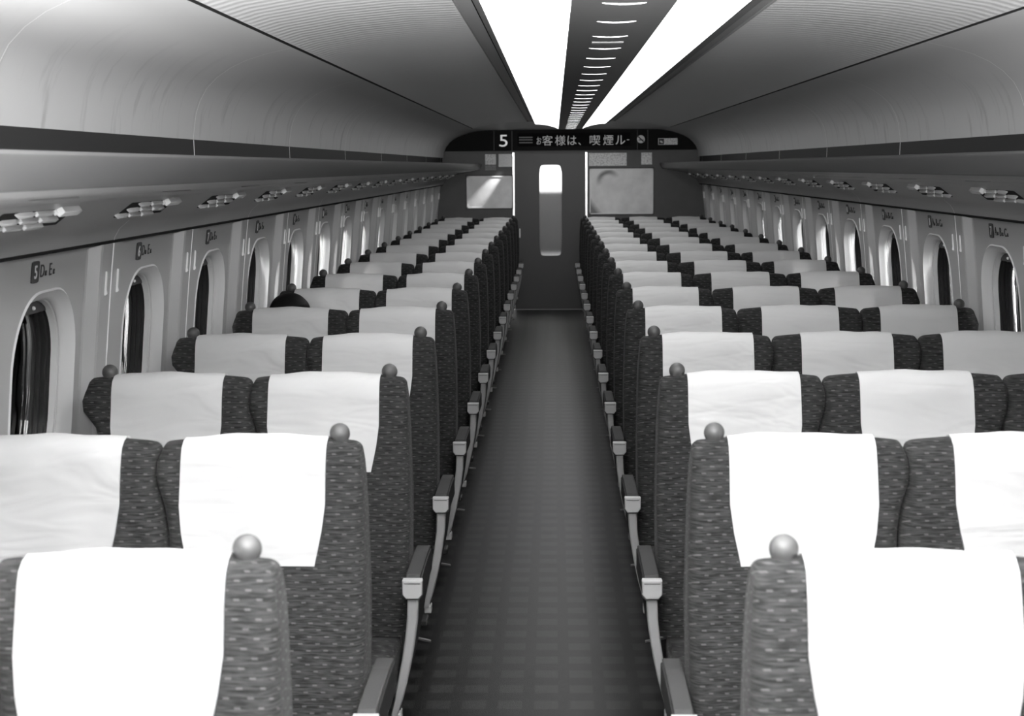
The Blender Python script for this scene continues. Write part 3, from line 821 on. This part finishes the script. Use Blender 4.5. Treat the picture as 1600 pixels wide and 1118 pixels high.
pc = b.build('picture_mark', stk, smooth=False); pc.rotation_euler = (PI/2, .5, 0); pc.scale = (1, .6, 1); pc.location = (1.353-hx, -.004, 2.032-hz)

# notices on the end wall
def plate(name, label, cat, x0, x1, z0, z1, mt, th=.004):
    b = MB(); b.box(x0, x1, YE-th, YE-.0005, z0, z1, mt); o = b.build(name, smooth=False); tag(o, label, cat); return o
plate('notice', 'small mottled notice left of the white notice, on the end wall', 'notice', -.778, -.646, 1.773, 1.898, M['paper'])
plate('notice', 'dull grey strip just below the small mottled notice on the end wall', 'notice', -.778, -.646, 1.705, 1.765, M['papergrey'])
plate('notice', 'square white notice beside the left edge of the door', 'notice', -.614, -.452, 1.745, 1.900, M['paperw'])
plate('notice', 'wide pale notice above the right-hand framed poster', 'notice', .482, .938, 1.750, 1.905, M['paper'])
plate('notice', 'small square notice right of the wide pale notice', 'notice', 1.115, 1.245, 1.762, 1.905, M['paper'])

def poster_mat(name, kind):
    m = mat(name, .5, .32, .5)
    nt = m.node_tree; N = nt.nodes; L = nt.links; b = N['Principled BSDF']
    tc = N.new('ShaderNodeTexCoord'); sp = N.new('ShaderNodeSeparateXYZ'); L.new(tc.outputs['Object'], sp.inputs[0])
    n = N.new('ShaderNodeTexNoise'); n.inputs['Scale'].default_value = 5; n.inputs['Detail'].default_value = 6; L.new(tc.outputs['Object'], n.inputs['Vector'])
    base = math_node(nt, 'MULTIPLY_ADD', n.outputs['Fac'], .6, .58)
    if kind:
        # dark curved stroke near the upper left and a dark wedge at the lower left
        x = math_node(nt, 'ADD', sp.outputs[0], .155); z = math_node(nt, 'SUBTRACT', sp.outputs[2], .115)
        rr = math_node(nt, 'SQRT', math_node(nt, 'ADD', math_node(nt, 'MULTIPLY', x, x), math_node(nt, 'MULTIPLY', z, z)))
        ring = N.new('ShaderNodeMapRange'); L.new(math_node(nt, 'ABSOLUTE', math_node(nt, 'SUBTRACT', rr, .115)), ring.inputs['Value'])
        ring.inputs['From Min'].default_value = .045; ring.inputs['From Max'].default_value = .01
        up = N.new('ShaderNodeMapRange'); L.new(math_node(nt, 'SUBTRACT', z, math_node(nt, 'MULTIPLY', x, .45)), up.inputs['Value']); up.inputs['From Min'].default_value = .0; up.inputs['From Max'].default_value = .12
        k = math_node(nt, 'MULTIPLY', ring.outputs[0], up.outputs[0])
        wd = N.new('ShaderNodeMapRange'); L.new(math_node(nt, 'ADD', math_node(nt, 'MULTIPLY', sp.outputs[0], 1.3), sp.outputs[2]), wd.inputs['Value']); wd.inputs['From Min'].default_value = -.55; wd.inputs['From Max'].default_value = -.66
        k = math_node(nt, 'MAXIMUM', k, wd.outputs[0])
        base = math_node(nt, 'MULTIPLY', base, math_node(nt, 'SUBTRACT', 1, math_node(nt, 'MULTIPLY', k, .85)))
    L.new(base, b.inputs['Base Color'])
    return m
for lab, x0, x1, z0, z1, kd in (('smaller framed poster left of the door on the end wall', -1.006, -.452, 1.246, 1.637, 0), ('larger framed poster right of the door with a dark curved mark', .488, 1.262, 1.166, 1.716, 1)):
    cx, cz = (x0+x1)/2, (z0+z1)/2; hw, hh = (x1-x0)/2, (z1-z0)/2
    r = empty('framed_poster', (cx, YE, cz)); tag(r, lab, 'poster')
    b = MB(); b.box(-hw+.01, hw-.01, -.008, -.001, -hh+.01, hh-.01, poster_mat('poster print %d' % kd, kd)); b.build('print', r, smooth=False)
    b = MB()
    t = .013
    for (a0, a1, c0, c1) in ((-hw, hw, hh-t, hh), (-hw, hw, -hh, -hh+t), (-hw, -hw+t, -hh, hh), (hw-t, hw, -hh, hh)): b.box(a0, a1, -.014, -.001, c0, c1, M['frameline'])
    fr = b.build('frame', r, smooth=False)
    b = MB(); e = .012
    for (a0, a1, c0, c1) in ((-hw-e, hw+e, hh, hh+e), (-hw-e, hw+e, -hh-e, -hh), (-hw-e, -hw, -hh, hh), (hw, hw+e, -hh, hh)): b.box(a0, a1, -.006, -.001, c0, c1, M['black'])
    b.build('edge_gasket', fr, smooth=False)

# ------------------------------------------------------------------ the sleeping passenger, fifth row... only the crown shows over the seat in front
def skin_chain(name, chains, mt, parent, root=0, sub=2):
    vs, es, rs = [], [], []
    idx = {}
    for ch in chains:
        prev = None
        for key, p, rad in ch:
            if key in idx: i = idx[key]
            else:
                i = len(vs); idx[key] = i; vs.append(p); rs.append(rad)
            if prev is not None: es.append((prev, i))
            prev = i
    me = bpy.data.meshes.new(name); me.from_pydata(vs, es, []); o = bpy.data.objects.new(name, me); C.objects.link(o)
    sm = o.modifiers.new('skin', 'SKIN'); sm.use_smooth_shade = True
    for i, rd in enumerate(rs):
        sv = me.skin_vertices[0].data[i]; sv.radius = rd if isinstance(rd, tuple) else (rd, rd); sv.use_root = (i == root)
    ss = o.modifiers.new('sub', 'SUBSURF'); ss.levels = sub; ss.render_levels = sub
    me.materials.append(mt)
    # bake so that the object is an ordinary mesh
    dg = bpy.context.evaluated_depsgraph_get(); m2 = bpy.data.meshes.new_from_object(o.evaluated_get(dg))
    m2.name = name; o.modifiers.clear(); o.data = m2
    if parent: o.parent = parent
    return o
YP = YB0+PITCH*5; XP = -1.13
per = empty('person', (XP, YP-.30, .0))
tag(per, 'person with black hair slumped asleep in a window seat on the left, crown just showing', 'person')
# local coordinates: +y is towards the seat back, the person faces -y
HX, HY, HZ = -.075, .075, 1.048      # centre of the head
def hand(sd, wx, wy, wz):
    ch = []
    palm = ('palm%d' % sd, (wx-sd*.03, wy-.06, wz), (.036, .018)); ch.append([('wr%d' % sd, (wx, wy, wz+.01), (.024, .02)), palm])
    for q in range(4):
        off = (q-1.5)*.019; L_ = (.068, .078, .073, .058)[q]
        ch.append([palm, ('k%d%d' % (sd, q), (wx-sd*.035+off, wy-.095, wz), .0095), ('f%d%d' % (sd, q), (wx-sd*.04+off, wy-.095-L_*.55, wz-.006), .0085), ('t%d%d' % (sd, q), (wx-sd*.045+off, wy-.095-L_*.9, wz-.026), .0075)])
    ch.append([('palm%d' % sd, palm[1], palm[2]), ('th%d' % sd, (wx-sd*.065, wy-.065, wz+.004), .011), ('tt%d' % sd, (wx-sd*.078, wy-.098, wz), .0085)])
    return ch
pel = ('pel', (0, .06, .53), (.145, .105))
body = [[pel, ('waist', (0, .085, .66), (.125, .09)), ('chest', (0, .09, .80), (.145, .10)), ('neck0', (-.02, .085, .90), (.065, .06)), ('neck', (-.045, .075, .945), (.052, .052)), ('head', (HX, HY-.01, HZ), (.074, .086)), ('crown', (HX-.004, HY, HZ+.04), (.066, .078))]]
for sd in (-1, 1):
    body += [[('chest', None, None), ('sh%d' % sd, (sd*.165, .08, .845), (.05, .05)), ('el%d' % sd, (sd*.205, .0, .62), (.04, .04)), ('wr%d' % sd, (sd*.09, -.16, .60), (.024, .02))]]
    body += [[pel, ('hip%d' % sd, (sd*.085, .02, .53), (.085, .08)), ('kn%d' % sd, (sd*.10, -.36, .53), (.055, .055)), ('an%d' % sd, (sd*.10, -.40, .10), (.034, .036)), ('toe%d' % sd, (sd*.105, -.52, .04), (.035, .025))]]
    body += hand(sd, sd*.09, -.16, .60)
skin_chain('body', body, M['skin'], per)
coat = [[('a', (0, .07, .55), (.16, .12)), ('b', (0, .09, .68), (.145, .108)), ('c', (0, .095, .80), (.165, .118)), ('d', (-.015, .09, .885), (.085, .075))]]
for sd in (-1, 1): coat += [[('c', None, None), ('s%d' % sd, (sd*.17, .085, .84), (.068, .066)), ('e%d' % sd, (sd*.21, .0, .62), (.054, .054)), ('w%d' % sd, (sd*.10, -.14, .605), (.036, .034))]]
skin_chain('coat', coat, M['coat'], per)
tr = [[('p', (0, .05, .53), (.15, .11)), ]]
tr = []
for sd in (-1, 1): tr += [[('p', (0, .05, .54), (.15, .11)), ('h%d' % sd, (sd*.088, .0, .54), (.097, .09)), ('k%d' % sd, (sd*.10, -.37, .535), (.07, .068)), ('n%d' % sd, (sd*.10, -.395, .14), (.055, .055))]]
skin_chain('trousers', tr, M['trousers'], per)
for sd in (-1, 1):
    skin_chain('shoe', [[('a', (sd*.10, -.375, .055), (.042, .048)), ('b', (sd*.102, -.46, .045), (.044, .038)), ('c', (sd*.104, -.55, .034), (.038, .027))]], M['black'], per)
# head details: face looks forward and down
def ball(name, c, r, mt, par, sc=(1, 1, 1), n=16, zmin=-1.0):
    b = MB(); prof = []
    for i in range(13):
        q = -PI/2+PI*i/12
        prof.append((max(.0005, r*math.cos(q)), r*math.sin(q)))
    b.lathe((0, 0, 0), prof, mt, n); o = b.build(name, par, angle=2); o.location = c; o.scale = sc; return o
for sd in (-1, 1):
    ball('eye', (HX+sd*.032, HY-.083, HZ-.0), .011, M['white'], per)
    ball('ear', (HX+sd*.078, HY+.0, HZ-.008), .026, M['skin'], per, (.35, .7, 1.1))
ball('nose', (HX, HY-.098, HZ-.022), .018, M['skin'], per, (.75, .9, 1.4))
ball('mouth', (HX, HY-.088, HZ-.058), .02, M['ink'], per, (1.2, .35, .28))
hr = MB(); loops = []
for i in range(15):
    q = -.55+(PI/2+.55)*i/14
    ring = []
    for j in range(40):
        a = 2*PI*j/40
        lift = .0
        rad = .108*math.cos(q)*(1+.012*math.sin(7*a+i))
        fz = .098*math.sin(q)
        if math.sin(a) < -.2 and q < .25: rad *= .86       # fringe recedes from the face
        ring.append((HX-.002+rad*math.cos(a)*.93, HY+.006+rad*math.sin(a)*1.06, HZ+.012+fz))
    loops.append(ring)
hr.loft(loops, M['hair']); hr.build('hair', per, angle=2)
